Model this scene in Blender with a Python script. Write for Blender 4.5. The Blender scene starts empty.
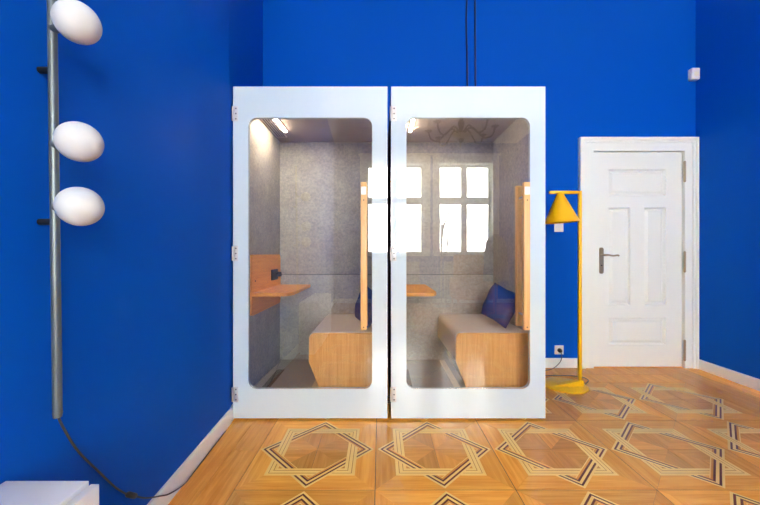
import bpy, bmesh, math, random
from mathutils import Vector, Matrix
random.seed(7)
PI = math.pi
SC = bpy.context.scene
COL = SC.collection

# ------------------------------------------------------------------ camera
cam_d = bpy.data.cameras.new('camera')
cam_d.sensor_width = 36.0
cam_d.lens = 36.0 * 340.0 / 760.0
cam_d.shift_y = 1.0 / 760
cam_d.clip_start = 0.02
cam = bpy.data.objects.new('camera', cam_d)
cam.location = (0, 0, 1.1)
cam.rotation_euler = (PI / 2, 0, 0)
COL.objects.link(cam)
SC.camera = cam

# ------------------------------------------------------------------ room dimensions
YB, YF = 3.28, -3.10            # door wall, window wall
XR = 3.045                       # right wall
CEIL = 3.85
WL = [(-3.10, -1.02), (0.30, -0.885), (2.20, -0.976), (3.28, -1.13)]   # left wall line (y, x)
WIN = [(-0.33, 1.00), (1.30, 2.53)]       # window openings in x
WZ0, WZ1 = 1.08, 3.12

# ------------------------------------------------------------------ world and light
world = bpy.data.worlds.new('overcast_sky')
SC.world = world
world.use_nodes = True
bg = world.node_tree.nodes['Background']
bg.inputs[0].default_value = (1.0, 0.985, 0.90, 1)
bg.inputs[1].default_value = 15.0

def portal(x0, x1):
    ld = bpy.data.lights.new('window_portal', 'AREA')
    ld.shape = 'RECTANGLE'
    ld.size = x1 - x0
    ld.size_y = WZ1 - WZ0
    ld.cycles.is_portal = True
    o = bpy.data.objects.new('window_portal', ld)
    o.location = ((x0 + x1) / 2, YF - 0.14, (WZ0 + WZ1) / 2)
    o.rotation_euler = (PI / 2, 0, PI)
    COL.objects.link(o)
for w in WIN:
    portal(*w)

vs = SC.view_settings
vs.view_transform = 'Standard'
vs.look = 'None'
vs.gamma = 1.0
vs.use_curve_mapping = False
vs.exposure = 1.08
SC.cycles.max_bounces = 14
SC.cycles.diffuse_bounces = 8
SC.cycles.glossy_bounces = 5
SC.cycles.transparent_max_bounces = 16
SC.cycles.sample_clamp_indirect = 6.0
SC.cycles.caustics_reflective = False
SC.cycles.caustics_refractive = False
SC.cycles.use_denoising = True

# ------------------------------------------------------------------ materials
MATS = {}
def lin(c):
    f = lambda v: v / 12.92 if v <= 0.04045 else ((v + 0.055) / 1.055) ** 2.4
    return tuple(f(v / 255.0) for v in c) + (1.0,)

def base_mat(name):
    m = bpy.data.materials.new(name)
    m.use_nodes = True
    MATS[name] = m
    nt = m.node_tree
    return m, nt, nt.nodes['Principled BSDF']

def setp(b, **kw):
    names = dict(rough='Roughness', metal='Metallic', spec='Specular IOR Level', coat='Coat Weight',
                 coatr='Coat Roughness', sub='Subsurface Weight', es='Emission Strength', ior='IOR', sheen='Sheen Weight')
    for k, v in kw.items():
        b.inputs[names[k]].default_value = v

def paint(name, rgb, rough=0.5, var=0.05, scale=6.0, bump=0.0, bscale=200.0, coord='Object', **kw):
    """plain colour with a slight cloudy variation and optional fine relief"""
    m, nt, b = base_mat(name)
    c = lin(rgb)
    tc = nt.nodes.new('ShaderNodeTexCoord')
    n = nt.nodes.new('ShaderNodeTexNoise')
    n.inputs['Scale'].default_value = scale
    n.inputs['Detail'].default_value = 4
    nt.links.new(tc.outputs[coord], n.inputs['Vector'])
    r = nt.nodes.new('ShaderNodeMix'); r.data_type = 'RGBA'
    r.inputs[6].default_value = tuple(v * (1 - var) for v in c[:3]) + (1,)
    r.inputs[7].default_value = tuple(min(1, v * (1 + var)) for v in c[:3]) + (1,)
    nt.links.new(n.outputs['Fac'], r.inputs[0])
    nt.links.new(r.outputs[2], b.inputs['Base Color'])
    setp(b, rough=rough, **kw)
    if bump:
        n2 = nt.nodes.new('ShaderNodeTexNoise')
        n2.inputs['Scale'].default_value = bscale
        n2.inputs['Detail'].default_value = 3
        nt.links.new(tc.outputs[coord], n2.inputs['Vector'])
        bp = nt.nodes.new('ShaderNodeBump')
        bp.inputs['Strength'].default_value = bump
        bp.inputs['Distance'].default_value = 0.002
        nt.links.new(n2.outputs['Fac'], bp.inputs['Height'])
        nt.links.new(bp.outputs[0], b.inputs['Normal'])
    return m

def wood(name, rgb, rgb2, axis='X', scale=14.0, stretch=0.06, rough=0.35, rnd=0.12, spec=0.5, coat=0.0):
    """grain stretched along one local axis, tone varied from piece to piece"""
    m, nt, b = base_mat(name)
    tc = nt.nodes.new('ShaderNodeTexCoord')
    oi = nt.nodes.new('ShaderNodeObjectInfo')
    add = nt.nodes.new('ShaderNodeVectorMath'); add.operation = 'ADD'
    mulr = nt.nodes.new('ShaderNodeMath'); mulr.operation = 'MULTIPLY'; mulr.inputs[1].default_value = 37.0
    nt.links.new(oi.outputs['Random'], mulr.inputs[0])
    nt.links.new(tc.outputs['Object'], add.inputs[0])
    nt.links.new(mulr.outputs[0], add.inputs[1])
    mp = nt.nodes.new('ShaderNodeMapping')
    s = [1, 1, 1]; s['XYZ'.index(axis)] = stretch
    mp.inputs['Scale'].default_value = s
    nt.links.new(add.outputs[0], mp.inputs['Vector'])
    n = nt.nodes.new('ShaderNodeTexNoise')
    n.inputs['Scale'].default_value = scale * 3
    n.inputs['Detail'].default_value = 6
    n.inputs['Roughness'].default_value = 0.62
    n.inputs['Distortion'].default_value = 0.6
    nt.links.new(mp.outputs[0], n.inputs['Vector'])
    cr = nt.nodes.new('ShaderNodeValToRGB')
    cr.color_ramp.elements[0].position = 0.32
    cr.color_ramp.elements[0].color = lin(rgb2)
    cr.color_ramp.elements[1].position = 0.66
    cr.color_ramp.elements[1].color = lin(rgb)
    nt.links.new(n.outputs['Fac'], cr.inputs[0])
    hsv = nt.nodes.new('ShaderNodeHueSaturation')
    mr = nt.nodes.new('ShaderNodeMapRange')
    mr.inputs[3].default_value = 1 - rnd; mr.inputs[4].default_value = 1 + rnd
    nt.links.new(oi.outputs['Random'], mr.inputs[0])
    nt.links.new(mr.outputs[0], hsv.inputs['Value'])
    nt.links.new(cr.outputs[0], hsv.inputs['Color'])
    nt.links.new(hsv.outputs[0], b.inputs['Base Color'])
    setp(b, rough=rough, spec=spec, coat=coat, coatr=0.1)
    return m

def felt(name, rgb, rgb2):
    m, nt, b = base_mat(name)
    tc = nt.nodes.new('ShaderNodeTexCoord')
    n = nt.nodes.new('ShaderNodeTexNoise'); n.inputs['Scale'].default_value = 55; n.inputs['Detail'].default_value = 8
    n.inputs['Roughness'].default_value = 0.75
    n2 = nt.nodes.new('ShaderNodeTexNoise'); n2.inputs['Scale'].default_value = 7; n2.inputs['Detail'].default_value = 3
    nt.links.new(tc.outputs['Object'], n.inputs['Vector']); nt.links.new(tc.outputs['Object'], n2.inputs['Vector'])
    ad = nt.nodes.new('ShaderNodeMath'); ad.operation = 'MULTIPLY_ADD'; ad.inputs[1].default_value = 0.3
    nt.links.new(n2.outputs['Fac'], ad.inputs[0]); nt.links.new(n.outputs['Fac'], ad.inputs[2])
    cr = nt.nodes.new('ShaderNodeValToRGB')
    cr.color_ramp.elements[0].position = 0.45; cr.color_ramp.elements[0].color = lin(rgb2)
    cr.color_ramp.elements[1].position = 0.85; cr.color_ramp.elements[1].color = lin(rgb)
    nt.links.new(ad.outputs[0], cr.inputs[0]); nt.links.new(cr.outputs[0], b.inputs['Base Color'])
    bp = nt.nodes.new('ShaderNodeBump'); bp.inputs['Strength'].default_value = 0.35; bp.inputs['Distance'].default_value = 0.003
    nt.links.new(n.outputs['Fac'], bp.inputs['Height']); nt.links.new(bp.outputs[0], b.inputs['Normal'])
    setp(b, rough=0.95, spec=0.15)
    return m

def glass(name, refl, tint=(1, 1, 1)):
    """thin architectural glass: clear with a mirror share at each face"""
    m = bpy.data.materials.new(name); m.use_nodes = True; MATS[name] = m
    nt = m.node_tree; nt.nodes.clear()
    out = nt.nodes.new('ShaderNodeOutputMaterial')
    tr = nt.nodes.new('ShaderNodeBsdfTransparent'); tr.inputs[0].default_value = tint + (1,)
    gl = nt.nodes.new('ShaderNodeBsdfGlossy'); gl.inputs['Roughness'].default_value = 0.0
    fr = nt.nodes.new('ShaderNodeLayerWeight'); fr.inputs['Blend'].default_value = 0.12
    ad = nt.nodes.new('ShaderNodeMath'); ad.operation = 'MULTIPLY_ADD'; ad.use_clamp = True
    ad.inputs[1].default_value = 0.6; ad.inputs[2].default_value = refl
    nt.links.new(fr.outputs['Fresnel'], ad.inputs[0])
    mx = nt.nodes.new('ShaderNodeMixShader')
    nt.links.new(ad.outputs[0], mx.inputs[0]); nt.links.new(tr.outputs[0], mx.inputs[1]); nt.links.new(gl.outputs[0], mx.inputs[2])
    nt.links.new(mx.outputs[0], out.inputs[0])
    return m

def emit(name, rgb, strength):
    m, nt, b = base_mat(name)
    b.inputs['Base Color'].default_value = lin(rgb)
    b.inputs['Emission Color'].default_value = lin(rgb)
    setp(b, es=strength, rough=0.5)
    return m

paint('blue_paint', (0, 82, 186), rough=0.6, var=0.03, scale=1.5, bump=0.05, bscale=350, spec=0.06)
paint('ceiling_paint', (246, 245, 242), rough=0.8, var=0.02)
paint('white_lacquer', (242, 247, 238), rough=0.32, var=0.01)
paint('white_plastic', (232, 232, 230), rough=0.4, var=0.01)
paint('cabinet_white', (250, 250, 240), rough=0.4, var=0.01, spec=0.25)
paint('yellow_metal', (247, 190, 8), rough=0.38, var=0.03)
paint('inner_white', (240, 232, 210), rough=0.6, var=0.02)
paint('black_plastic', (22, 22, 24), rough=0.4, var=0.1)
paint('black_rubber', (58, 54, 54), rough=0.6, var=0.1)
paint('navy_rubber', (4, 26, 92), rough=0.6, var=0.1)
paint('grey_metal', (104, 114, 116), rough=0.42, var=0.05, metal=0.6)
paint('steel', (206, 206, 204), rough=0.4, var=0.05, metal=0.5)
paint('aged_nickel', (176, 162, 134), rough=0.36, var=0.15, metal=0.9)
paint('opal_glass', (204, 208, 208), rough=0.65, var=0.01, spec=0.2)
paint('blue_fabric', (14, 64, 140), rough=0.9, var=0.15, scale=60, bump=0.3, bscale=500)
paint('seat_fabric', (200, 197, 197), rough=0.95, var=0.10, scale=90, bump=0.4, bscale=600)
paint('carpet_grey', (152, 153, 156), rough=0.95, var=0.18, scale=120, bump=0.4, bscale=500)
paint('booth_ceiling', (162, 156, 154), rough=0.9, var=0.06, scale=60)
paint('vent_white', (214, 208, 202), rough=0.6, var=0.02)
paint('dark_grille', (70, 72, 76), rough=0.7, var=0.1)
paint('beige_strip', (196, 182, 160), rough=0.6, var=0.06)
paint('shell_grey', (62, 66, 72), rough=0.6, var=0.05)
paint('seam_dark', (88, 52, 24), rough=0.6, var=0.1)
paint('mustard_fabric', (226, 160, 60), rough=0.9, var=0.1, scale=60)
paint('grey_coat', (132, 132, 136), rough=0.95, var=0.15, scale=50)
paint('dark_bronze', (26, 23, 21), rough=0.5, var=0.1)
paint('radiator_grey', (150, 150, 152), rough=0.5, var=0.03)
felt('felt_grey', (186, 187, 183), (143, 145, 143))
wood('oak_light', (228, 174, 104), (208, 148, 80), axis='Z', scale=22, stretch=0.05, rough=0.45, rnd=0.03)
wood('oak_pale', (238, 194, 132), (222, 170, 104), axis='Z', scale=22, stretch=0.05, rough=0.45, rnd=0.03)
wood('oak_shelf', (248, 180, 86), (232, 158, 64), axis='Y', scale=18, stretch=0.08, rough=0.42, rnd=0.03)
wood('parquet_mid', (250, 180, 78), (226, 144, 48), axis='X', rough=0.16, rnd=0.18, spec=0.38)
wood('parquet_core', (236, 168, 82), (208, 136, 54), axis='X', rough=0.16, rnd=0.18, spec=0.38)
wood('parquet_light', (255, 218, 132), (252, 204, 108), axis='X', rough=0.16, rnd=0.06, spec=0.38)
wood('parquet_line', (206, 140, 70), (186, 120, 54), axis='X', rough=0.16, rnd=0.06, spec=0.38)
wood('parquet_dark', (112, 46, 26), (84, 32, 20), axis='X', rough=0.3, rnd=0.06, spec=0.1)
wood('parquet_border', (248, 172, 70), (222, 138, 42), axis='Y', rough=0.16, rnd=0.14, spec=0.38)
glass('booth_glass', 0.078)
glass('window_glass', 0.02)
emit('led_warm', (255, 226, 194), 92.0)
# back-painted glass border of the booth doors: white with a glass-clear gloss
m, nt, b = base_mat('back_painted_white')
b.inputs['Base Color'].default_value = lin((208, 226, 232))
setp(b, rough=0.04, spec=0.9, coat=1.0, coatr=0.01)
b.inputs['Coat IOR'].default_value = 1.6

# ------------------------------------------------------------------ helpers
def world_loc(o):
    v = Vector((0, 0, 0))
    while o is not None:
        v += o.location
        o = o.parent
    return v

def tag(o, label=None, cat=None, group=None, kind=None):
    if label: o['label'] = label
    if cat: o['category'] = cat
    if group: o['group'] = group
    if kind: o['kind'] = kind
    return o

def thing(name, loc, label, cat, group=None):
    o = bpy.data.objects.new(name, None)
    o.empty_display_size = 0.05
    o.location = loc
    COL.objects.link(o)
    return tag(o, label, cat, group)

def finish(name, bm, mats, parent=None, smooth=None):
    """link a bmesh built in world coordinates as one object"""
    bmesh.ops.recalc_face_normals(bm, faces=bm.faces)
    if parent is not None:
        org = world_loc(parent)
        loc = Vector((0, 0, 0))
    else:
        xs = [v.co for v in bm.verts]
        org = Vector(((min(c.x for c in xs) + max(c.x for c in xs)) / 2,
                      (min(c.y for c in xs) + max(c.y for c in xs)) / 2,
                      min(c.z for c in xs)))
        loc = org.copy()
    bmesh.ops.translate(bm, verts=bm.verts, vec=-org)
    me = bpy.data.meshes.new(name)
    bm.to_mesh(me); bm.free()
    if isinstance(mats, str): mats = [mats]
    for mm in mats: me.materials.append(MATS[mm])
    if smooth is not None:
        for p in me.polygons: p.use_smooth = True
        me.set_sharp_from_angle(angle=math.radians(smooth))
    o = bpy.data.objects.new(name, me)
    o.location = loc
    COL.objects.link(o)
    if parent is not None: o.parent = parent
    return o

def add_box(bm, x0, x1, y0, y1, z0, z1, bev=0.0, seg=2, mi=0):
    vs_ = [bm.verts.new((x, y, z)) for z in (z0, z1) for y in (y0, y1) for x in (x0, x1)]
    fs = []
    for q in ((0, 2, 3, 1), (4, 5, 7, 6), (0, 1, 5, 4), (2, 6, 7, 3), (0, 4, 6, 2), (1, 3, 7, 5)):
        f = bm.faces.new([vs_[i] for i in q]); f.material_index = mi; fs.append(f)
    if bev > 0:
        es = list({e for f in fs for e in f.edges})
        bmesh.ops.bevel(bm, geom=es, offset=bev, segments=seg, affect='EDGES', profile=0.5)

def box(name, x0, x1, y0, y1, z0, z1, mat, parent=None, bev=0.0, seg=2):
    bm = bmesh.new()
    add_box(bm, x0, x1, y0, y1, z0, z1, bev, seg)
    return finish(name, bm, mat, parent, 40 if bev else None)

def prism(bm, loop, holes, f, depth, mi=0, bev=0.0):
    """flat outline (with holes) in 2-D; f(u,v,w) -> world; extruded from w=0 to depth"""
    edges = []
    for lp in [loop] + holes:
        vv = [bm.verts.new((p[0], p[1], 0)) for p in lp]
        for i in range(len(vv)):
            edges.append(bm.edges.new((vv[i], vv[(i + 1) % len(vv)])))
    r = bmesh.ops.triangle_fill(bm, use_beauty=True, use_dissolve=False, edges=edges)
    faces = [g for g in r['geom'] if isinstance(g, bmesh.types.BMFace)]
    ex = bmesh.ops.extrude_face_region(bm, geom=faces)
    nv = [g for g in ex['geom'] if isinstance(g, bmesh.types.BMVert)]
    for v in nv: v.co.z = depth
    allv = {v for fc in faces for v in fc.verts} | set(nv)
    for v in allv: v.co = Vector(f(v.co.x, v.co.y, v.co.z))
    return faces

def rrect(x0, x1, z0, z1, r, n=8):
    out = []
    for cx, cz, a0 in ((x1 - r, z1 - r, 0), (x0 + r, z1 - r, 90), (x0 + r, z0 + r, 180), (x1 - r, z0 + r, 270)):
        for i in range(n + 1):
            a = math.radians(a0 + 90 * i / n)
            out.append((cx + r * math.cos(a), cz + r * math.sin(a)))
    return out

def add_tube(bm, pts, r, n=10, cap=True, mi=0):
    pts = [Vector(p) for p in pts]
    rs = r if isinstance(r, (list, tuple)) else [r] * len(pts)
    rings = []
    up = Vector((0.13, 0.21, 0.97)).normalized()
    prev = None
    for i, p in enumerate(pts):
        t = (pts[min(i + 1, len(pts) - 1)] - pts[max(i - 1, 0)]).normalized()
        if prev is None:
            a = t.cross(up)
            if a.length < 0.2: a = t.cross(Vector((1, 0, 0)))
        else:
            a = prev - t * prev.dot(t)
        a.normalize(); prev = a
        b_ = t.cross(a)
        rings.append([bm.verts.new(p + (a * math.cos(2 * PI * k / n) + b_ * math.sin(2 * PI * k / n)) * rs[i]) for k in range(n)])
    for i in range(len(rings) - 1):
        for k in range(n):
            f = bm.faces.new((rings[i][k], rings[i][(k + 1) % n], rings[i + 1][(k + 1) % n], rings[i + 1][k])); f.material_index = mi
    if cap:
        bm.faces.new(rings[0][::-1]).material_index = mi
        bm.faces.new(rings[-1]).material_index = mi

def tube(name, pts, r, mat, parent=None, n=10):
    bm = bmesh.new(); add_tube(bm, pts, r, n)
    return finish(name, bm, mat, parent, 50)

def spline(pts, m=8):
    P = [Vector(p) for p in pts]
    P = [P[0] * 2 - P[1]] + P + [P[-1] * 2 - P[-2]]
    out = []
    for i in range(1, len(P) - 2):
        for k in range(m):
            t = k / m
            out.append(0.5 * ((2 * P[i]) + (P[i + 1] - P[i - 1]) * t + (2 * P[i - 1] - 5 * P[i] + 4 * P[i + 1] - P[i + 2]) * t * t
                              + (3 * P[i] - P[i - 1] - 3 * P[i + 1] + P[i + 2]) * t ** 3))
    out.append(P[-2])
    return out

def add_lathe(bm, prof, c, n=24, M=None):
    """profile (radius, height) spun around the axis through c"""
    c = Vector(c); M = M or Matrix.Identity(3)
    rings = []
    for r, h in prof:
        if r < 1e-6: rings.append([bm.verts.new(c + M @ Vector((0, 0, h)))])
        else: rings.append([bm.verts.new(c + M @ Vector((r * math.cos(2 * PI * k / n), r * math.sin(2 * PI * k / n), h))) for k in range(n)])
    for i in range(len(rings) - 1):
        A, B = rings[i], rings[i + 1]
        for k in range(n):
            k2 = (k + 1) % n
            if len(A) == 1 and len(B) == 1: continue
            if len(A) == 1: bm.faces.new((A[0], B[k], B[k2]))
            elif len(B) == 1: bm.faces.new((A[k], A[k2], B[0]))
            else: bm.faces.new((A[k], A[k2], B[k2], B[k]))

def lathe(name, prof, c, mat, parent=None, n=24, M=None):
    bm = bmesh.new(); add_lathe(bm, prof, c, n, M)
    return finish(name, bm, mat, parent, 50)

def copy_tree(o, parent=None):
    c = o.copy(); COL.objects.link(c); c.parent = parent
    for ch in list(o.children): copy_tree(ch, c)
    return c

def struct(o):
    o['kind'] = 'structure'
    return o

def wall_x(y):
    for (y0, x0), (y1, x1) in zip(WL[:-1], WL[1:]):
        if y <= y1: return x0 + (x1 - x0) * (y - y0) / (y1 - y0)
    return WL[-1][1]

# ------------------------------------------------------------------ room shell
TH = 0.18
# left wall: slightly bent old masonry
bm = bmesh.new()
lp = [(x, y) for y, x in WL] + [(WL[-1][1] - TH, WL[-1][0]), (WL[0][1] - TH, WL[0][0])]
prism(bm, lp, [], lambda u, v, w: (u, v, w), CEIL)
struct(finish('wall_left', bm, 'blue_paint'))
struct(box('wall_right', XR, XR + TH, YF, YB, 0, CEIL, 'blue_paint'))
DX0, DX1, DZ1 = 2.050, 2.925, 2.085          # door opening
bm = bmesh.new()
prism(bm, [(-1.4, 0), (DX0 - 0.03, 0), (DX0 - 0.03, DZ1 + 0.03), (DX1 + 0.03, DZ1 + 0.03), (DX1 + 0.03, 0), (XR + TH, 0), (XR + TH, CEIL), (-1.4, CEIL)], [],
      lambda u, v, w: (u, YB + w, v), TH)
struct(finish('wall_back', bm, 'blue_paint'))
bm = bmesh.new()
prism(bm, [(-1.3, 0), (XR + TH, 0), (XR + TH, CEIL), (-1.3, CEIL)],
      [[(a, WZ0), (b_, WZ0), (b_, WZ1), (a, WZ1)] for a, b_ in WIN], lambda u, v, w: (u, YF - w, v), 0.34)
struct(finish('wall_front', bm, 'blue_paint'))
struct(box('ceiling', -1.4, XR + TH, YF - 0.34, YB + TH, CEIL, CEIL + 0.12, 'ceiling_paint'))
struct(box('leak_backing', DX0 - 0.3, XR + TH, YB + TH, YB + TH + 0.1, 0, DZ1 + 0.3, 'white_lacquer'))  # unseen panel added behind the door to keep sky light out of its gaps
# moulded cornice, one length for each wall
CP = [(0, 0), (0.03, 0), (0.035, 0.05), (0.06, 0.08), (0.10, 0.12), (0.145, 0.20), (0.16, 0.24), (0.20, 0.25), (0.20, 0.29), (0, 0.29)]
def cornice(name, p0, p1, nrm):
    bm = bmesh.new()
    p0, p1, nrm = Vector(p0), Vector(p1), Vector(nrm).normalized()
    d = p1 - p0
    prism(bm, CP, [], lambda u, v, w: p0 + d * w + nrm * u + Vector((0, 0, CEIL - 0.29 + v)), 1.0)
    return struct(finish(name, bm, 'ceiling_paint', None, 40))
cornice('trim_1', (-1.05, YF, 0), (XR, YF, 0), (0, 1, 0))
cornice('trim_2', (XR, YF, 0), (XR, YB, 0), (-1, 0, 0))
cornice('trim_3', (-1.12, YB, 0), (XR, YB, 0), (0, -1, 0))
cornice('trim_4', (-1.02, YF, 0), (-0.93, YB, 0), (1, 0, 0))

# baseboards
BH = 0.092
def baseboard(name, pts, nrm_sign):
    bm = bmesh.new()
    for (xa, ya), (xb, yb) in zip(pts[:-1], pts[1:]):
        a, b_ = Vector((xa, ya, 0)), Vector((xb, yb, 0))
        d = b_ - a
        nr = Vector((d.y, -d.x, 0)).normalized() * nrm_sign
        prism(bm, [(0, 0), (0.013, 0), (0.013, BH - 0.012), (0.009, BH), (0, BH)], [],
              lambda u, v, w: a + d * w + nr * u + Vector((0, 0, v)), 1.0)
    return struct(finish(name, bm, 'white_lacquer'))
baseboard('baseboard_left', [(x, y) for y, x in WL], 1)
baseboard('baseboard_right', [(XR, YF), (XR, YB - 0.03)], -1)
baseboard('baseboard_back', [(-1.12, YB), (1.925, YB)], 1)
baseboard('baseboard_front', [(-1.0, YF), (XR, YF)], -1)

# ------------------------------------------------------------------ parquet floor
floor = struct(box('floor', -1.3, XR + TH, YF - 0.3, YB + TH, -0.06, -0.006, 'seam_dark'))
T = 0.656
GX0, GY0 = -0.023, 1.582
A_, W_ = 0.225, 0.055

def piece(name, polys, mats, top, parent_dummy=None):
    """polys: list of (outline, material index); thin flat inlay with depth"""
    bm = bmesh.new()
    for lp_, mi in polys:
        lo = [bm.verts.new((x, y, -0.004)) for x, y in lp_]
        hi = [bm.verts.new((x, y, top)) for x, y in lp_]
        bm.faces.new(hi).material_index = mi
        for i in range(len(lp_)):
            j = (i + 1) % len(lp_)
            bm.faces.new((lo[i], lo[j], hi[j], hi[i])).material_index = mi
    bmesh.ops.recalc_face_normals(bm, faces=bm.faces)
    me = bpy.data.meshes.new(name)
    bm.to_mesh(me); bm.free()
    for mm in mats: me.materials.append(MATS[mm])
    return me

h = T / 2 - 0.0018
# frame is (t along the side, d outward): t -> x, d -> y, turned by quarter turns
g = 0.0005
di = A_ - W_ * 0.5
me_field = piece('field_board', [([(-di + g, di), (di - g, di), (h - g, h), (-h + g, h)], 0)], ['parquet_mid'], 0.0)
s = di - 0.0006
me_w1 = piece('core_wedge', [([(0.0004, 0.001), (s, s - 0.0008), (s, 0.0006)][::-1], 0)], ['parquet_core'], 0.0)
me_w2 = piece('core_wedge', [([(0.0004, -0.001), (s, -s + 0.0008), (s, -0.0006)], 0)], ['parquet_core'], 0.0)
def stripes(widths):
    out, d = [], A_ - W_
    tot = sum(w_ for w_, _ in widths)
    for w_, mi in widths:
        w_ = w_ * W_ / tot
        out.append((d, d + w_, mi)); d += w_
    return out
SA = stripes([(15, 0), (3.5, 1), (16, 0), (3.5, 1), (15, 0)])
SB = stripes([(4, 0), (9, 1), (9, 2), (12, 0), (9, 2), (10, 0)])
r2 = math.sqrt(2)
me_light = piece('light_band', [([(-a, a), (a, a), (b_, b_), (-b_, b_)], mi) for a, b_, mi in SA], ['parquet_light', 'parquet_line'], 0.0004)
t1 = lambda d: r2 * (A_ - W_) - d
t2 = lambda d: r2 * A_ - d
me_long = piece('star_band', [([(a, a), (-t1(a), a), (-t1(b_), b_), (b_, b_)], mi) for a, b_, mi in SB],
                ['parquet_light', 'parquet_core', 'parquet_dark'], 0.0008)
me_short = piece('star_band', [([(-t2(a), a), (-a, a), (-b_, b_), (-t2(b_), b_)], mi) for a, b_, mi in SB],
                 ['parquet_light', 'parquet_core', 'parquet_dark'], 0.0008)
me_panel = piece('parquet_panel', [([(-T / 2, -T / 2), (T / 2, -T / 2), (T / 2, T / 2), (-T / 2, T / 2)], 0)], ['seam_dark'], -0.0012)
KIT = [(me_field, 'field_board', k * 90) for k in range(4)] + \
      [(me_w1, 'core_wedge', k * 90) for k in range(4)] + [(me_w2, 'core_wedge', k * 90) for k in range(4)] + \
      [(me_light, 'light_band', k * 90) for k in range(4)] + \
      [(me_long, 'star_band', 45 + k * 90) for k in range(4)] + [(me_short, 'star_band', 45 + k * 90) for k in range(4)]
floor_org = world_loc(floor)
rest = []
for i in range(-1, 4):
    for j in range(-7, 2 + 1):
        x0, y0 = GX0 + i * T, GY0 + j * T
        cx, cy = x0 + T / 2, y0 + T / 2
        if y0 + T > YB: continue
        # seen by the lens: in front of the camera, inside the frame
        seen = y0 + T > 1.42 and (cx - T / 2) / (y0 + T) < 1.2 and not (y0 > 2.2 and x0 + T < 1.1)
        if seen:
            p = bpy.data.objects.new('parquet_panel', me_panel)
            p.parent = floor
            p.location = Vector((cx, cy, 0)) - floor_org
            COL.objects.link(p)
            for me, nm, a in KIT:
                q = bpy.data.objects.new(nm, me)
                q.rotation_euler = (0, 0, math.radians(a))
                q.parent = p
                COL.objects.link(q)
        else:
            rest.append((cx, cy))
# panels behind the camera and under the booths: one joined mesh
bm = bmesh.new()
mlist = ['parquet_mid', 'parquet_core', 'parquet_light', 'parquet_line', 'parquet_dark', 'seam_dark']
for cx, cy in rest:
    for me, nm, a in KIT + [(me_panel, '', 0)]:
        n0, f0 = len(bm.verts), len(bm.faces)
        bm.from_mesh(me)
        bm.verts.ensure_lookup_table(); bm.faces.ensure_lookup_table()
        M = Matrix.Translation((cx, cy, 0)) @ Matrix.Rotation(math.radians(a), 4, 'Z')
        for v in bm.verts[n0:]: v.co = M @ v.co
        mm = [mlist.index(x.name) for x in me.materials]
        for f in bm.faces[f0:]: f.material_index = mm[f.material_index]
o = finish('parquet_field', bm, mlist, floor)
o['kind'] = 'stuff'
# plain border boards along the walls
def board(x0, x1, y0, y1, rot=False):
    o = box('border_plank', x0 + 0.0012, x1 - 0.0012, y0 + 0.0012, y1 - 0.0012, -0.004, 0.0, 'parquet_border', floor)
XL = GX0 - T
n = 3
cuts = [-3.1, -1.9, -0.6, 0.7, 1.9, 3.28]
for k in range(n):
    xa, xb = -1.12 + (XL + 1.12) * k / n, -1.12 + (XL + 1.12) * (k + 1) / n
    off = (k % 2) * 0.45
    ys = [-3.1] + [c + off for c in cuts[1:-1]] + [3.28]
    for a, b_ in zip(ys[:-1], ys[1:]): board(xa, xb, a, b_)
XE = GX0 + 4 * T
for k in range(3):
    xa, xb = XE + (XR - XE) * k / 3, XE + (XR - XE) * (k + 1) / 3
    off = (k % 2) * 0.5
    ys = [-3.1] + [c + off for c in cuts[1:-1]] + [3.28]
    for a, b_ in zip(ys[:-1], ys[1:]): board(xa, xb, a, b_)
YE = GY0 + 2 * T
for k in range(2):
    ya, yb = YE + (YB - YE) * k / 2, YE + (YB - YE) * (k + 1) / 2
    xs = [XL, 0.4 + 0.3 * k, 1.35 + 0.3 * k, XE]
    for a, b_ in zip(xs[:-1], xs[1:]): board(a, b_, ya, yb)
box('threshold', DX0, DX1, YB, YB + TH, -0.004, 0.001, 'parquet_border', floor)

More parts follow.
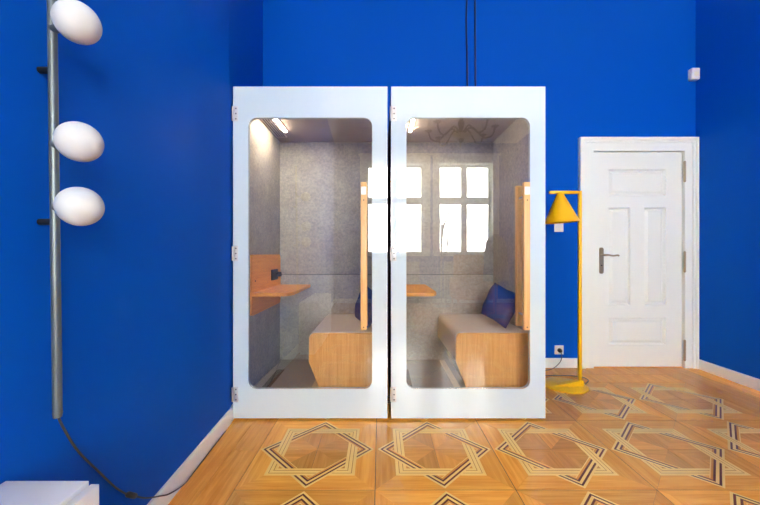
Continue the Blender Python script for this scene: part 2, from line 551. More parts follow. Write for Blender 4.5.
# ------------------------------------------------------------------ windows behind the camera (seen mirrored in the booth glass)
for k, (a, b_) in enumerate(WIN):
    cx = (a + b_) / 2
    y0, y1 = YF - 0.20, YF - 0.13
    bm = bmesh.new()
    fw = 0.035
    prism(bm, [(a, WZ0), (b_, WZ0), (b_, WZ1), (a, WZ1)],
          [[(a + fw, WZ0 + fw), (b_ - fw, WZ0 + fw), (b_ - fw, WZ1 - fw), (a + fw, WZ1 - fw)]],
          lambda u, v, w: (u, y0 + w, v), 0.07)
    wn = struct(finish('window_%d' % (k + 1), bm, 'white_lacquer'))
    zt = WZ0 + 1.22
    box('transom', a + fw, b_ - fw, y0 - 0.01, y1 + 0.01, zt - 0.05, zt + 0.05, 'white_lacquer', wn, 0.01)
    for z0, z1 in ((WZ0 + fw, zt - 0.05), (zt + 0.05, WZ1 - fw)):
        box('mullion', cx - 0.035, cx + 0.035, y0 - 0.005, y1 + 0.005, z0, z1, 'white_lacquer', wn, 0.008)
        for xa, xb in ((a + fw, cx - 0.035), (cx + 0.035, b_ - fw)):
            bm = bmesh.new()
            e = 0.03
            prism(bm, [(xa, z0), (xb, z0), (xb, z1), (xa, z1)], [[(xa + e, z0 + e), (xb - e, z0 + e), (xb - e, z1 - e), (xa + e, z1 - e)]],
                  lambda u, v, w: (u, y0 + 0.005 + w, v), 0.05)
            sash = finish('sash', bm, 'white_lacquer', wn)
            box('pane', xa + e, xb - e, y0 + 0.03, y0 + 0.034, z0 + e, z1 - e, 'window_glass', sash)
    for xa, xb, z0, z1 in ((a, a + 0.012, WZ0, WZ1), (b_ - 0.012, b_, WZ0, WZ1), (a + 0.012, b_ - 0.012, WZ1 - 0.012, WZ1)):
        box('reveal_lining', xa, xb, YF - 0.13, YF, z0, z1, 'white_lacquer', wn)
    box('window_sill', a - 0.10, b_ + 0.10, YF - 0.13, YF + 0.10, WZ0 - 0.04, WZ0, 'white_lacquer', wn, 0.008)
    bm = bmesh.new()
    c = 0.12
    prism(bm, [(a - c, WZ0), (a, WZ0), (a, WZ1), (b_, WZ1), (b_, WZ0), (b_ + c, WZ0), (b_ + c, WZ1 + 0.16), (a - c, WZ1 + 0.16)], [],
          lambda u, v, w: (u, YF + w, v), 0.03)
    finish('casing', bm, 'white_lacquer', wn)
    box('casing_head', a - c - 0.03, b_ + c + 0.03, YF, YF + 0.07, WZ1 + 0.16, WZ1 + 0.20, 'white_lacquer', wn, 0.01)

# ------------------------------------------------------------------ white panel door
YD = YB + 0.008            # leaf face
bm = bmesh.new()
rects = [(2.210, 2.765, 1.660, 1.915), (2.210, 2.420, 0.600, 1.545), (2.555, 2.765, 0.600, 1.545), (2.210, 2.765, 0.215, 0.480)]
prism(bm, [(DX0 + 0.006, 0.006), (DX1 - 0.006, 0.006), (DX1 - 0.006, DZ1 - 0.006), (DX0 + 0.006, DZ1 - 0.006)],
      [[(a, c), (b_, c), (b_, d), (a, d)] for a, b_, c, d in rects], lambda u, v, w: (u, YD + w, v), 0.04)
door = struct(finish('door_1', bm, 'white_lacquer'))
for a, b_, c, d in rects:
    # recessed field with a raised centre and sloping margins
    bm = bmesh.new()
    lv = [(0.0, 0.002), (0.010, 0.020), (0.020, 0.022), (0.042, 0.006), (0.044, 0.006)]
    rings = []
    for ins, dep in lv:
        rings.append([bm.verts.new((x, YD + dep, z)) for x, z in ((a + ins, c + ins), (b_ - ins, c + ins), (b_ - ins, d - ins), (a + ins, d - ins))])
    for r0, r1 in zip(rings[:-1], rings[1:]):
        for i in range(4): bm.faces.new((r0[i], r0[(i + 1) % 4], r1[(i + 1) % 4], r1[i]))
    bm.faces.new(rings[-1])
    back = [bm.verts.new((x, YD + 0.03, z)) for x, z in ((a, c), (b_, c), (b_, d), (a, d))]
    for i in range(4): bm.faces.new((rings[0][i], back[i], back[(i + 1) % 4], rings[0][(i + 1) % 4]))
    bm.faces.new(back)
    finish('door_panel', bm, 'white_lacquer', door)
# casing: stepped architrave
bm = bmesh.new()
def arch(x0, x1, zt, wl_, wr_, wt_, yb, th, bmx):
    prism(bmx, [(x0 - wl_, 0), (x0, 0), (x0, zt), (x1, zt), (x1, 0), (x1 + wr_, 0), (x1 + wr_, zt + wt_), (x0 - wl_, zt + wt_)], [],
          lambda u, v, w: (u, yb + w, v), th)
arch(DX0, DX1, DZ1, 0.140, 0.114, 0.126, YB - 0.020, 0.020, bm)
arch(DX0, DX1, DZ1, 0.030, 0.030, 0.030, YB, TH, bm)
arch(DX0 - 0.080, DX1 + 0.070, DZ1 + 0.075, 0.060, 0.044, 0.051, YB - 0.032, 0.012, bm)
arch(DX0 - 0.118, DX1 + 0.096, DZ1 + 0.106, 0.022, 0.018, 0.020, YB - 0.044, 0.012, bm)
arch(DX0 + 0.018, DX1 - 0.018, DZ1 - 0.018, 0.018, 0.018, 0.018, YD + 0.042, 0.02, bm)  # stop behind the leaf, added to close its gap to outside light
finish('door_casing', bm, 'white_lacquer', door)
for zc in (1.885, 1.02, 0.172):
    bm = bmesh.new()
    add_tube(bm, [(DX1 - 0.006, YB - 0.024, zc - 0.088), (DX1 - 0.006, YB - 0.024, zc + 0.088)], 0.0095, 10)
    add_lathe(bm, [(0, 0), (0.011, 0), (0.007, 0.012), (0, 0.016)], (DX1 - 0.006, YB - 0.024, zc + 0.088), 10)
    add_lathe(bm, [(0, -0.016), (0.007, -0.012), (0.011, 0), (0, 0)], (DX1 - 0.006, YB - 0.024, zc - 0.088), 10)
    finish('hinge', bm, 'aged_nickel', door, 40)
bm = bmesh.new()
hx = 2.138
prism(bm, rrect(hx - 0.020, hx + 0.020, 0.905, 1.158, 0.018, 6), [], lambda u, v, w: (u, YD - w, v), 0.008)
plate = finish('handle_plate', bm, 'aged_nickel', door, 40)
tube('lever', spline([(hx, YD - 0.006, 1.085), (hx, YD - 0.045, 1.085), (hx + 0.03, YD - 0.055, 1.087), (hx + 0.08, YD - 0.052, 1.079), (hx + 0.125, YD - 0.050, 1.084), (hx + 0.138, YD - 0.048, 1.078)], 5), [0.010] * 11 + [0.008] * 15, 'aged_nickel', plate)
bm = bmesh.new()
add_lathe(bm, [(0, 0), (0.006, 0), (0.006, 0.003), (0, 0.003)], (hx, YD - 0.008, 0.985), 12, Matrix.Rotation(PI / 2, 3, 'X'))
finish('keyhole', bm, 'black_plastic', plate)

# ------------------------------------------------------------------ acoustic booths
BW, PITCH = 1.017, 1.0408
BX, BYF, BYB = -0.968, 2.24, 3.20
IX0, IX1, IYB, IZ0, IZ1 = 0.045, BW - 0.045, 3.14, 0.12, 2.13
booth = thing('acoustic_booth', (BX, BYF, 0), '', 'phone booth', 'white framed acoustic booths')
L = lambda x: BX + x
ybody = BYF + 0.034
bside = 0.04
for x0, x1 in ((0.0, bside), (BW - bside, BW)):
    box('side_wall', L(x0), L(x1), ybody, BYB, 0.015, 2.20, 'shell_grey', booth, 0.003)
box('rear_wall', L(bside), L(BW - bside), BYB - 0.03, BYB, 0.015, 2.20, 'shell_grey', booth)
box('roof', L(bside), L(BW - bside), ybody, BYB - 0.03, 2.16, 2.20, 'shell_grey', booth)
base = box('base', L(bside), L(BW - bside), ybody, BYB - 0.03, 0.015, 0.105, 'shell_grey', booth)
for fx in (0.08, BW - 0.08):
    for fy in (ybody + 0.08, BYB - 0.1):
        bm = bmesh.new()
        add_lathe(bm, [(0, 0), (0.022, 0), (0.022, 0.006), (0.01, 0.008), (0.01, 0.0149), (0, 0.0149)], (L(fx), fy, 0), 14)
        finish('foot', bm, 'black_plastic', base, 40)
# linings
SEAM = 0.905
box('felt_panel', L(bside), L(IX0), ybody, IYB, IZ0, IZ1, 'felt_grey', booth)
box('felt_panel', L(IX1), L(BW - bside), ybody, IYB, IZ0, IZ1, 'felt_grey', booth)
box('felt_panel', L(bside), L(BW - bside), IYB, IYB + 0.03, SEAM + 0.0025, IZ1, 'felt_grey', booth, 0.002)
box('felt_panel', L(bside), L(BW - bside), IYB, IYB + 0.03, IZ0, SEAM - 0.0025, 'felt_grey', booth, 0.002)
carp = box('carpet', L(bside), L(BW - bside), ybody, BYB - 0.03, 0.105, IZ0, 'carpet_grey', booth)
box('floor_vent', L(0.105), L(0.165), 2.36, 2.86, IZ0, IZ0 + 0.006, 'dark_grille', carp, 0.002)
box('floor_strip', L(0.470), L(0.515), 2.30, 3.10, IZ0, IZ0 + 0.008, 'beige_strip', carp, 0.002)
top = box('ceiling_panel', L(bside), L(BW - bside), ybody, BYB - 0.03, IZ1, 2.16, 'booth_ceiling', booth)
# ventilation slots beside the lamp
bm = bmesh.new()
add_box(bm, L(IX0 + 0.012), L(0.150), 2.36, 3.00, IZ1 - 0.006, IZ1)
grille = finish('vent_plate', bm, 'vent_white', top)
for k in range(4):
    xx = L(0.072 + k * 0.019)
    box('vent_slot', xx, xx + 0.009, 2.38, 2.98, IZ1 - 0.009, IZ1 - 0.006, 'dark_grille', grille)
lamp = box('light_housing', L(0.164), L(0.194), 2.36, 2.86, IZ1 - 0.010, IZ1, 'white_plastic', top, 0.002)
box('light_diffuser', L(0.169), L(0.189), 2.38, 2.84, IZ1 - 0.016, IZ1 - 0.010, 'led_warm', lamp, 0.002)
# shelf desk on the left lining
zs = 0.82
bm = bmesh.new()
prism(bm, rrect(2.400, 3.10, 0.655, 1.092, 0.035, 6), [], lambda u, v, w: (L(IX0) + w, u, v), 0.016)
shelf = finish('desk_backplate', bm, 'oak_shelf', booth, 40)
bm = bmesh.new()
xa, xb = L(IX0 + 0.016), L(0.338)
prism(bm, [(xa, 2.405), (xb - 0.055, 2.405), (xb - 0.03, 2.415), (xb, 2.48), (xb, 3.08), (xa, 3.08)], [],
      lambda u, v, w: (u, v, zs - 0.024 + w), 0.024)
finish('desk_top', bm, 'oak_shelf', shelf)
bm = bmesh.new()
prism(bm, rrect(2.83, 2.99, 0.875, 0.965, 0.008, 4), [], lambda u, v, w: (L(IX0) + 0.016 + w, u, v), 0.010)
sock = finish('power_socket', bm, 'black_plastic', shelf, 40)
bm = bmesh.new()
add_box(bm, L(IX0) + 0.026, L(IX0) + 0.065, 2.935, 2.975, 0.900, 0.940, 0.008)
finish('plug', bm, 'black_plastic', shelf, 40)
bm = bmesh.new()
add_lathe(bm, [(0, 0), (0.006, 0), (0.006, 0.003), (0, 0.003)], (L(IX0) + 0.016, 2.47, 0.900), 12, Matrix.Rotation(PI / 2, 3, 'Y'))
finish('screw_cap', bm, 'black_plastic', shelf)
# bench with oak end panel, seat pad and front pad
bx0 = 0.468
ye = 2.40
bm = bmesh.new()
out = []
r = 0.035
xl, xr_, zt = L(bx0), L(IX1), 0.535
for i in range(7):
    a = math.radians(180 - 90 * i / 6)
    out.append((xl + r + r * math.cos(a), zt - r + r * math.sin(a)))
out = [(xl + 0.082, IZ0 + 0.001), (xl - 0.003, 0.335)] + out + [(xr_, zt), (xr_, IZ0 + 0.001)]
prism(bm, out, [], lambda u, v, w: (u, ye + w, v), 0.025)
bench = finish('bench', bm, 'oak_light', booth)
bm = bmesh.new()
so = [(xl + 0.012, 0.335)]
for i in range(7):
    a = math.radians(180 - 90 * i / 6)
    so.append((xl - 0.006 + 0.045 + 0.045 * math.cos(a), 0.54 - 0.045 + 0.045 * math.sin(a)))
so = [(xl - 0.006, 0.335)] + so[1:] + [(xr_, 0.54), (xr_, 0.47), (xl + 0.055, 0.47), (xl + 0.04, 0.335)]
prism(bm, so, [], lambda u, v, w: (u, ye + 0.025 + w, v), 3.135 - ye - 0.025)
finish('seat_pad', bm, 'seat_fabric', bench, 35)
bm = bmesh.new()
prism(bm, [(xl + 0.02, 0.34), (xl + 0.10, IZ0 + 0.001), (xr_, IZ0 + 0.001), (xr_, 0.47), (xl + 0.055, 0.47), (xl + 0.042, 0.34)], [],
      lambda u, v, w: (u, ye + 0.025 + w, v), 3.135 - ye - 0.025)
finish('bench_body', bm, 'shell_grey', bench)
# glazed door: white back-painted border with a rounded opening
OX0, OX1, OZ0, OZ1, OR = 0.101, BW - 0.101, 0.208, 1.995, 0.055
bm = bmesh.new()
prism(bm, [(L(0), 0.014), (L(BW), 0.014), (L(BW), 2.20), (L(0), 2.20)], [rrect(L(OX0), L(OX1), OZ0, OZ1, OR, 8)],
      lambda u, v, w: (u, BYF + w, v), 0.028)
bdoor = finish('booth_door', bm, 'back_painted_white', booth)
bm = bmesh.new()
prism(bm, rrect(L(OX0) + 0.0003, L(OX1) - 0.0003, OZ0 + 0.0003, OZ1 - 0.0003, OR, 8), [], lambda u, v, w: (u, BYF + 0.0005 + w, v), 0.008)
finish('glass_pane', bm, 'booth_glass', bdoor)
for zc in (2.02, 1.10, 0.172):
    bm = bmesh.new()
    add_box(bm, L(0.006), L(0.034), BYF - 0.004, BYF, zc - 0.05, zc + 0.05, 0.0015)
    add_tube(bm, [(L(-0.001), BYF - 0.004, zc - 0.046), (L(-0.001), BYF - 0.004, zc + 0.046)], 0.007, 10)
    for dz in (-0.034, 0.0, 0.034):
        k0 = len(bm.faces)
        add_lathe(bm, [(0, 0), (0.005, 0), (0.005, 0.001), (0, 0.001)], (L(0.020), BYF - 0.004, zc + dz), 8, Matrix.Rotation(PI / 2, 3, 'X'))
        bm.faces.ensure_lookup_table()
        for f in bm.faces[k0:]: f.material_index = 1
    hg = finish('hinge', bm, ['steel', 'dark_grille'], bdoor, 40)
HX = 0.852            # handle bar
for yc, nm in ((BYF - 0.062, 'handle_bar'), (BYF + 0.055, 'handle_bar')):
    xx = L(HX + 0.012)
    hb = box(nm, xx - 0.020, xx + 0.020, yc - 0.015, yc + 0.015, 0.612, 1.556, 'oak_pale', bdoor, 0.004)
    for zc in (0.70, 1.47):
        ya, yb = (yc + 0.014, BYF + 0.0005) if yc < BYF else (BYF + 0.0085, yc - 0.014)
        tube('standoff', [(xx, ya, zc), (xx, yb, zc)], 0.007, 'steel', hb, 10)
    if yc < BYF:
        box('white_patch', xx - 0.016, xx + 0.016, yc - 0.0158, yc - 0.015, 1.475, 1.525, 'white_plastic', hb)  # small white patch near the top of the outer bar
        for dz in (0.63, 1.44):
            bm = bmesh.new()
            add_lathe(bm, [(0, 0), (0.004, 0), (0.004, 0.001), (0, 0.001)], (xx, yc - 0.015, dz), 10, Matrix.Rotation(PI / 2, 3, 'X'))
            finish('screw_hole', bm, 'black_plastic', hb)
booth2 = copy_tree(booth)
booth2.location.x += PITCH
tag(booth, 'acoustic booth with white framed glass door, against the left blue wall')
tag(booth2, 'acoustic booth with white framed glass door, next to the yellow floor lamp')

# ------------------------------------------------------------------ seat cushions
def cushion(loc, tilt, turn, spin, label, size=0.275):
    bm = bmesh.new()
    n = 14
    grid = {}
    for sgn in (1, -1):
        for i in range(n + 1):
            for j in range(n + 1):
                u, v = 2 * i / n - 1, 2 * j / n - 1
                edge = max(abs(u), abs(v))
                th = 0.072 * (max(0, 1 - u * u) ** 0.5 * max(0, 1 - v * v) ** 0.5) ** 0.75
                pin = 1 - 0.07 * (1 - (abs(u) * abs(v)) ** 1.0) * edge ** 4
                x, y = u * size / 2 * pin, v * size / 2 * pin
                wr = 0.004 * math.sin(9 * u + 4 * v) * (1 - edge) + 0.003 * math.sin(7 * v - 5 * u)
                if (edge > 0.999) and sgn == -1:
                    grid[(sgn, i, j)] = grid[(1, i, j)]
                else:
                    grid[(sgn, i, j)] = bm.verts.new((x, y, sgn * (th + (wr if edge < 0.99 else 0))))
        for i in range(n):
            for j in range(n):
                q = [grid[(sgn, i, j)], grid[(sgn, i + 1, j)], grid[(sgn, i + 1, j + 1)], grid[(sgn, i, j + 1)]]
                bm.faces.new(q if sgn == 1 else q[::-1])
    bmesh.ops.recalc_face_normals(bm, faces=bm.faces)
    me = bpy.data.meshes.new('cushion'); bm.to_mesh(me); bm.free()
    me.materials.append(MATS['blue_fabric'])
    for p in me.polygons: p.use_smooth = True
    o = bpy.data.objects.new('cushion', me)
    rm = (Matrix.Rotation(math.radians(turn), 3, 'Z') @ Matrix.Rotation(math.radians(tilt), 3, 'X') @ Matrix.Rotation(math.radians(spin), 3, 'Z'))
    o.rotation_euler = rm.to_euler()
    pv = [rm @ v.co for v in me.vertices]       # rest on the seat, lean against the side lining
    o.location = (loc[0] - 0.002 - max(p.x for p in pv), loc[1], 0.5405 - min(p.z for p in pv))
    COL.objects.link(o)
    return tag(o, label, 'cushion', 'blue seat cushions')
c1 = cushion((L(IX1) + PITCH, 2.63, 0), 74, -60, -16, 'blue square cushion leaning on the bench beside the yellow lamp')
c2 = cushion((L(IX1), 2.66, 0), 74, -66, -8, 'blue square cushion half hidden behind the wooden handle of the left booth')

# ------------------------------------------------------------------ cables on the door wall above the booths
def wall_cable(pts, label):
    bm = bmesh.new(); add_tube(bm, spline(pts, 6), 0.009, 8)
    tag(finish('wall_cable', bm, 'navy_rubber', None, 50), label, 'cable', 'cables running up above the booths')
wall_cable([(0.835, YB - 0.009, 3.55), (0.83, YB - 0.009, 3.30), (0.838, YB - 0.009, 2.95), (0.845, YB - 0.009, 2.5), (0.848, YB - 0.009, 2.1)],
           'dark cable on the blue wall above the booths, the one nearer the globe lamp')
wall_cable([(0.915, YB - 0.009, 3.55), (0.917, YB - 0.009, 3.0), (0.919, YB - 0.009, 2.6), (0.92, YB - 0.009, 2.1)],
           'dark cable on the blue wall above the booths, the one nearer the white door')

# ------------------------------------------------------------------ yellow floor lamp
lx, ly = 1.645, 2.80
fl = thing('floor_lamp', (1.55, ly, 0), 'yellow metal floor lamp with cone shade beside the white door', 'floor lamp')
lathe('lamp_base', [(0, 0), (0.168, 0), (0.170, 0.003), (0.170, 0.010), (0.167, 0.013), (0, 0.013)], (1.535, ly + 0.02, 0.0012), 'yellow_metal', fl, 48)
bm = bmesh.new()
prism(bm, [(1.40, 0.0142), (1.665, 0.0142), (1.665, 0.060), (1.655, 0.060)], [], lambda u, v, w: (u, ly - 0.022 + w, v), 0.044)
finish('foot_bar', bm, 'yellow_metal', fl)
box('pole', lx - 0.012, lx + 0.012, ly - 0.012, ly + 0.012, 0.058, 1.615, 'yellow_metal', fl, 0.002)
box('arm', 1.395, lx - 0.012, ly - 0.012, ly + 0.012, 1.591, 1.615, 'yellow_metal', fl, 0.002)
bm = bmesh.new()
add_lathe(bm, [(0.016, 0.245), (0.020, 0.245), (0.134, 0.0), (0.131, 0.0), (0.016, 0.236)], (0, 0, 0), 48)
Mt = Matrix.Translation((1.495, ly, 1.355)) @ Matrix.Rotation(math.radians(-3), 4, 'Y')
bm.transform(Mt)
shade = finish('lamp_shade', bm, 'yellow_metal', fl, 40)
bm = bmesh.new()
add_lathe(bm, [(0, 0.0), (0.016, 0.004), (0.028, 0.022), (0.030, 0.038), (0.022, 0.06), (0.014, 0.08), (0.014, 0.13), (0, 0.13)], (1.495, ly, 1.41), 20)
finish('bulb', bm, 'opal_glass', shade, 50)
tube('shade_stem', [(1.499, ly, 1.560), (1.499, ly, 1.592)], 0.016, 'yellow_metal', fl, 14)
cordp = [(1.724, YB - 0.040, 0.158), (1.724, YB - 0.058, 0.130), (1.70, YB - 0.07, 0.075), (1.62, YB - 0.09, 0.020), (1.50, YB - 0.12, 0.0065), (1.42, YB - 0.18, 0.0055),
         (1.40, YB - 0.26, 0.0055), (1.50, YB - 0.23, 0.0055), (1.66, 3.05, 0.0055), (1.78, 3.02, 0.0055), (1.80, 2.94, 0.0055), (1.73, 2.86, 0.0055), (1.706, 2.83, 0.008)]
tube('power_cord', spline(cordp, 8), 0.0036, 'black_rubber', fl, 8)
bm = bmesh.new()
add_lathe(bm, [(0, 0), (0.020, 0), (0.021, 0.012), (0.016, 0.028), (0.008, 0.036), (0, 0.036)], (1.724, YB - 0.0115, 0.170), 18, Matrix.Rotation(PI / 2, 3, 'X'))
finish('plug', bm, 'black_plastic', fl, 50)

def wall_plate(name, x, z, sz, label, cat, sub):
    bm = bmesh.new()
    add_box(bm, x - sz / 2, x + sz / 2, YB - 0.011, YB, z - sz / 2, z + sz / 2, 0.003)
    if sub == 'rocker':
        o = finish(name, bm, 'white_plastic', None, 40)
        box('rocker', x - sz * 0.33, x + sz * 0.33, YB - 0.015, YB - 0.011, z - sz * 0.33, z + sz * 0.33, 'white_plastic', o, 0.002)
    else:
        o = finish(name, bm, 'white_plastic', None, 40)
        bm = bmesh.new()
        add_lathe(bm, [(0.027, 0), (0.027, 0.004), (0.023, 0.004), (0.022, 0.0005), (0, 0.0005), (0, 0)], (x, YB - 0.011, z), 24, Matrix.Rotation(PI / 2, 3, 'X'))
        finish('socket_ring', bm, 'white_plastic', o, 40)
    tag(o, label, cat)
wall_plate('light_switch', 1.722, 1.352, 0.086, 'square white light switch on the blue wall just below the yellow shade', 'switch', 'rocker')
wall_plate('wall_outlet', 1.724, 0.172, 0.086, 'square white wall outlet holding a black plug above the baseboard', 'outlet', 'socket')

# ------------------------------------------------------------------ motion sensor in the corner
bm = bmesh.new()
add_box(bm, 2.965, 3.043, YB - 0.052, YB, 2.757, 2.868, 0.010, 3)
ms = finish('motion_sensor', bm, 'white_plastic', None, 40)
tag(ms, 'small white motion sensor high in the corner beside the right wall', 'sensor')
bm = bmesh.new()
prism(bm, rrect(2.983, 3.025, 2.785, 2.825, 0.008, 4), [], lambda u, v, w: (u, YB - 0.052 - w, v), 0.004)
finish('lens_window', bm, 'inner_white', ms, 40)

# ------------------------------------------------------------------ wall lamp with three opal globes
py, px = 0.913, -0.866
wl = thing('wall_lamp', (px, py, 0.68), 'slim grey pole wall lamp with three white opal globes on the left wall', 'wall lamp')
ptop, pbot = (px - 0.018, py, 2.02), (px, py, 0.667)
pole = tube('pole', [pbot, ptop], 0.0105, 'grey_metal', wl, 20)
lerp = lambda z: px + (ptop[0] - px) * (z - 0.667) / (2.02 - 0.667)
tube('end_cap', [(px, py, 0.6605), (px, py, 0.6735)], [0.0095, 0.0112], 'grey_metal', wl, 20)
for z in (1.185, 1.592):
    tube('wall_bracket', [(lerp(z) - 0.008, py, z), (wall_x(py) + 0.0005, py, z)], 0.0085, 'black_plastic', wl, 14)
for gx, gz in ((80, 205.5), (79.5, 141), (77.5, 21.5)):
    Y = 0.885
    c = Vector(((gx - 380) / 340 * Y, Y, 1.1 + (252.5 - gz) / 340 * Y))
    R = 0.0505
    prof = [(R * math.sin(PI * i / 24), -R * math.cos(PI * i / 24)) for i in range(25)]
    gb = lathe('globe', prof, c, 'opal_glass', wl, 40)
    pz = Vector((lerp(c.z), py, c.z))
    d = (c - pz).normalized()
    tube('globe_neck', [pz + d * 0.006, pz + d * 0.030], 0.011, 'grey_metal', gb, 14)
cp = [(-0.866, 0.913, 0.666), (-0.8968, 0.965, 0.6019), (-0.9118, 1.0265, 0.5037), (-0.9176, 1.1064, 0.3923), (-0.9212, 1.182, 0.2883), (-0.9239, 1.2367, 0.2252)]
tube('power_cord', spline(cp, 8), 0.0030, 'black_rubber', wl, 8)
cp = [(-0.9243, 1.288, 0.1795), (-0.9166, 1.3346, 0.1403), (-0.9208, 1.423, 0.085), (-0.9232, 1.4947, 0.0449), (-0.9290103157894737, 1.6156, 0.005), (-0.9321, 1.7039, 0.005), (-0.9414198421052631, 1.8747, 0.005), (-0.9519806315789473, 2.0952, 0.005)]
tube('power_cord', spline(cp, 8), 0.0030, 'black_rubber', wl, 8)
tube('cord_switch', [(-0.9239, 1.2367, 0.2252), (-0.9225, 1.245, 0.2180), (-0.9225, 1.280, 0.1870), (-0.9243, 1.288, 0.1795)], [0.004, 0.0095, 0.0095, 0.004], 'black_plastic', wl, 12)

# ------------------------------------------------------------------ white cabinet at the left wall
cab = thing('cabinet', (-0.78, 0.35, 0), 'low white cabinet standing below the globe lamp', 'cabinet')
cy0, cy1, ctop, cfx = -0.10, 0.80, 0.562, -0.660
box('cabinet_body', -0.880, cfx - 0.024, cy0, cy1, 0.06, ctop - 0.02, 'cabinet_white', cab)
box('cabinet_top', -0.880, cfx - 0.024, cy0, cy1, ctop - 0.018, ctop + 0.004, 'cabinet_white', cab, 0.002)
for a, b_ in ((cy0, 0.348), (0.352, cy1)):
    dr = box('cabinet_door', cfx - 0.020, cfx, a, b_, 0.062, ctop - 0.004, 'cabinet_white', cab, 0.0015)
box('plinth', -0.870, cfx - 0.05, cy0 + 0.01, cy1 - 0.01, 0.001, 0.06, 'cabinet_white', cab)

# ------------------------------------------------------------------ chandelier (seen mirrored in the booth glass)
hx, hy = 1.05, 0.09
ch = thing('chandelier', (hx, hy, 2.5), 'dark metal chandelier with curved arms mirrored in the booth glass', 'chandelier')
lathe('stem', [(0, 2.52), (0.012, 2.53), (0.03, 2.56), (0.05, 2.60), (0.035, 2.64), (0.018, 2.67), (0.03, 2.72), (0.045, 2.78), (0.02, 2.84), (0.010, 2.9), (0.010, 3.75), (0.06, 3.79), (0.07, 3.85), (0, 3.85)], (hx, hy, 0), 'dark_bronze', ch, 20)
lathe('center_dish', [(0, 2.575), (0.09, 2.585), (0.13, 2.615), (0.135, 2.62), (0.09, 2.60), (0, 2.592)], (hx, hy, 0), 'steel', ch, 24)
for k in range(8):
    a = 2 * PI * k / 8 + 0.2
    ca, sa = math.cos(a), math.sin(a)
    P = lambda r, z: (hx + r * ca, hy + r * sa, z)
    arm = tube('arm', spline([P(0.04, 2.66), P(0.12, 2.72), P(0.20, 2.66), P(0.29, 2.58), P(0.38, 2.60), P(0.42, 2.70)], 6), 0.011, 'dark_bronze', ch, 8)
    lathe('drip_dish', [(0, 0), (0.04, 0.006), (0.05, 0.016), (0.04, 0.012), (0, 0.008)], P(0.42, 2.70), 'dark_bronze', arm, 16)
    lathe('candle', [(0, 0.008), (0.012, 0.008), (0.012, 0.09), (0, 0.09)], P(0.42, 2.70), 'inner_white', arm, 12)
    lathe('bulb', [(0, 0.09), (0.010, 0.095), (0.016, 0.12), (0.010, 0.145), (0, 0.17)], P(0.42, 2.70), 'opal_glass', arm, 12)

# ------------------------------------------------------------------ furniture by the windows (seen mirrored in the booth glass)
st = thing('coat_stand', (1.28, -2.60, 0), 'dark slender branching coat stand by the windows, mirrored in the booth glass', 'coat stand')
tube('trunk', spline([(1.28, -2.60, 0.012), (1.28, -2.60, 1.2), (1.31, -2.60, 1.75)], 6), 0.018, 'radiator_grey', st)
for pts in ([(1.28, -2.60, 1.3), (1.34, -2.58, 1.7), (1.45, -2.55, 2.0)], [(1.28, -2.60, 1.4), (1.27, -2.63, 1.75), (1.22, -2.65, 1.9)], [(1.31, -2.60, 1.0), (1.40, -2.60, 1.25), (1.42, -2.60, 1.6)]):
    tube('branch', spline(pts, 5), 0.012, 'radiator_grey', st, 8)
lathe('stand_base', [(0, 0), (0.17, 0), (0.17, 0.012), (0, 0.018)], (1.28, -2.60, 0), 'radiator_grey', st, 28)

AX = -0.27
ac = thing('armchair', (2.05 + AX, -2.0, 0), 'mustard yellow armchair by the windows, mirrored in the booth glass', 'armchair')
box('seat', 1.75 + AX, 2.35 + AX, -2.30, -1.72, 0.24, 0.46, 'mustard_fabric', ac, 0.05, 4)
box('backrest', 1.75 + AX, 2.35 + AX, -2.42, -2.28, 0.30, 1.08, 'mustard_fabric', ac, 0.05, 4)
for x0 in (1.66, 2.34):
    box('armrest', x0 + AX, x0 + AX + 0.10, -2.36, -1.74, 0.24, 0.62, 'mustard_fabric', ac, 0.04, 4)
for x0 in (1.72, 2.38):
    for y0 in (-2.33, -1.80):
        tube('leg', [(x0 + AX, y0, 0.001), (x0 + AX, y0, 0.25)], [0.014, 0.022], 'oak_light', ac, 12)

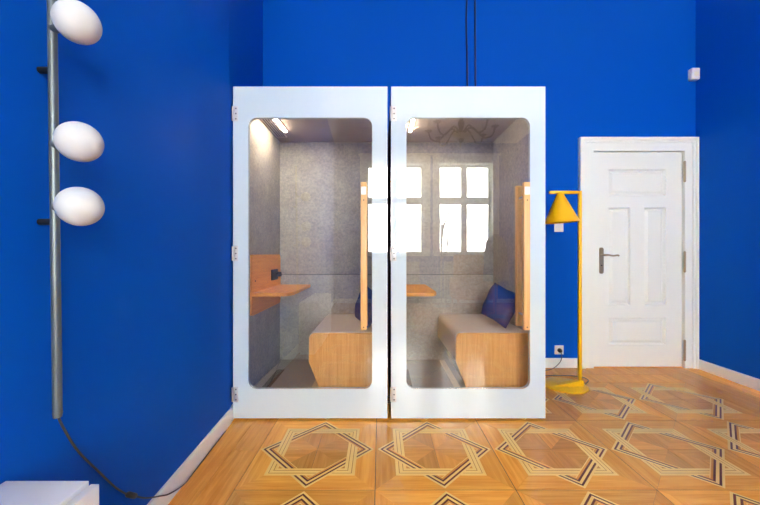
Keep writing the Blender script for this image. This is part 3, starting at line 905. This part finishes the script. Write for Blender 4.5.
gs = thing('clothes_stand', (2.02, -1.45, 0), 'clothes stand with a grey coat, mirrored in the booth glass', 'clothes stand')
lathe('stand_base', [(0, 0), (0.16, 0), (0.16, 0.012), (0, 0.018)], (2.02, -1.45, 0), 'radiator_grey', gs, 28)
tube('stand_pole', [(2.02, -1.45, 0.017), (2.02, -1.45, 1.46)], 0.014, 'radiator_grey', gs)
lathe('stand_knob', [(0, 1.44), (0.03, 1.46), (0.036, 1.49), (0.02, 1.52), (0, 1.525)], (2.02, -1.45, 0), 'white_plastic', gs)
bm = bmesh.new()
rings = []
for z, rx, ry in ((0.62, 0.22, 0.14), (0.80, 0.215, 0.135), (1.00, 0.195, 0.12), (1.18, 0.19, 0.11), (1.30, 0.175, 0.09), (1.37, 0.12, 0.07), (1.42, 0.05, 0.05), (1.44, 0.045, 0.045)):
    rings.append([bm.verts.new((2.02 + rx * math.cos(a) * (1 + 0.05 * math.sin(7 * a) * (1.5 - z)), -1.45 + ry * math.sin(a) * (1 + 0.08 * math.sin(5 * a) * (1.5 - z)), z)) for a in [2 * PI * k / 32 for k in range(32)]])
for r0, r1 in zip(rings[:-1], rings[1:]):
    for k in range(32): bm.faces.new((r0[k], r0[(k + 1) % 32], r1[(k + 1) % 32], r1[k]))
bm.faces.new(rings[0][::-1]); bm.faces.new(rings[-1])
cb = finish('coat', bm, 'grey_coat', gs, 60)

def radiator(x0, x1, label):
    rd = thing('radiator', ((x0 + x1) / 2, YF + 0.08, 0), label, 'radiator', 'radiators under the windows')
    n = int((x1 - x0) / 0.06)
    for k in range(n):
        xa = x0 + (x1 - x0) * k / n
        box('radiator_rib', xa, xa + 0.05, YF + 0.025, YF + 0.135, 0.12, 0.92, 'radiator_grey', rd, 0.015)
    for z in (0.17, 0.86):
        tube('radiator_pipe', [(x0, YF + 0.08, z), (x1 - 0.01, YF + 0.08, z)], 0.02, 'radiator_grey', rd)
    for xx in (x0 + 0.03, x1 - 0.04):
        box('radiator_foot', xx - 0.02, xx + 0.02, YF + 0.04, YF + 0.12, 0.001, 0.125, 'radiator_grey', rd)
radiator(-0.20, 0.88, 'ribbed grey radiator under the window at the globe lamp side, mirrored in the booth glass')
radiator(1.42, 2.40, 'ribbed grey radiator under the window at the door side, mirrored in the booth glass')
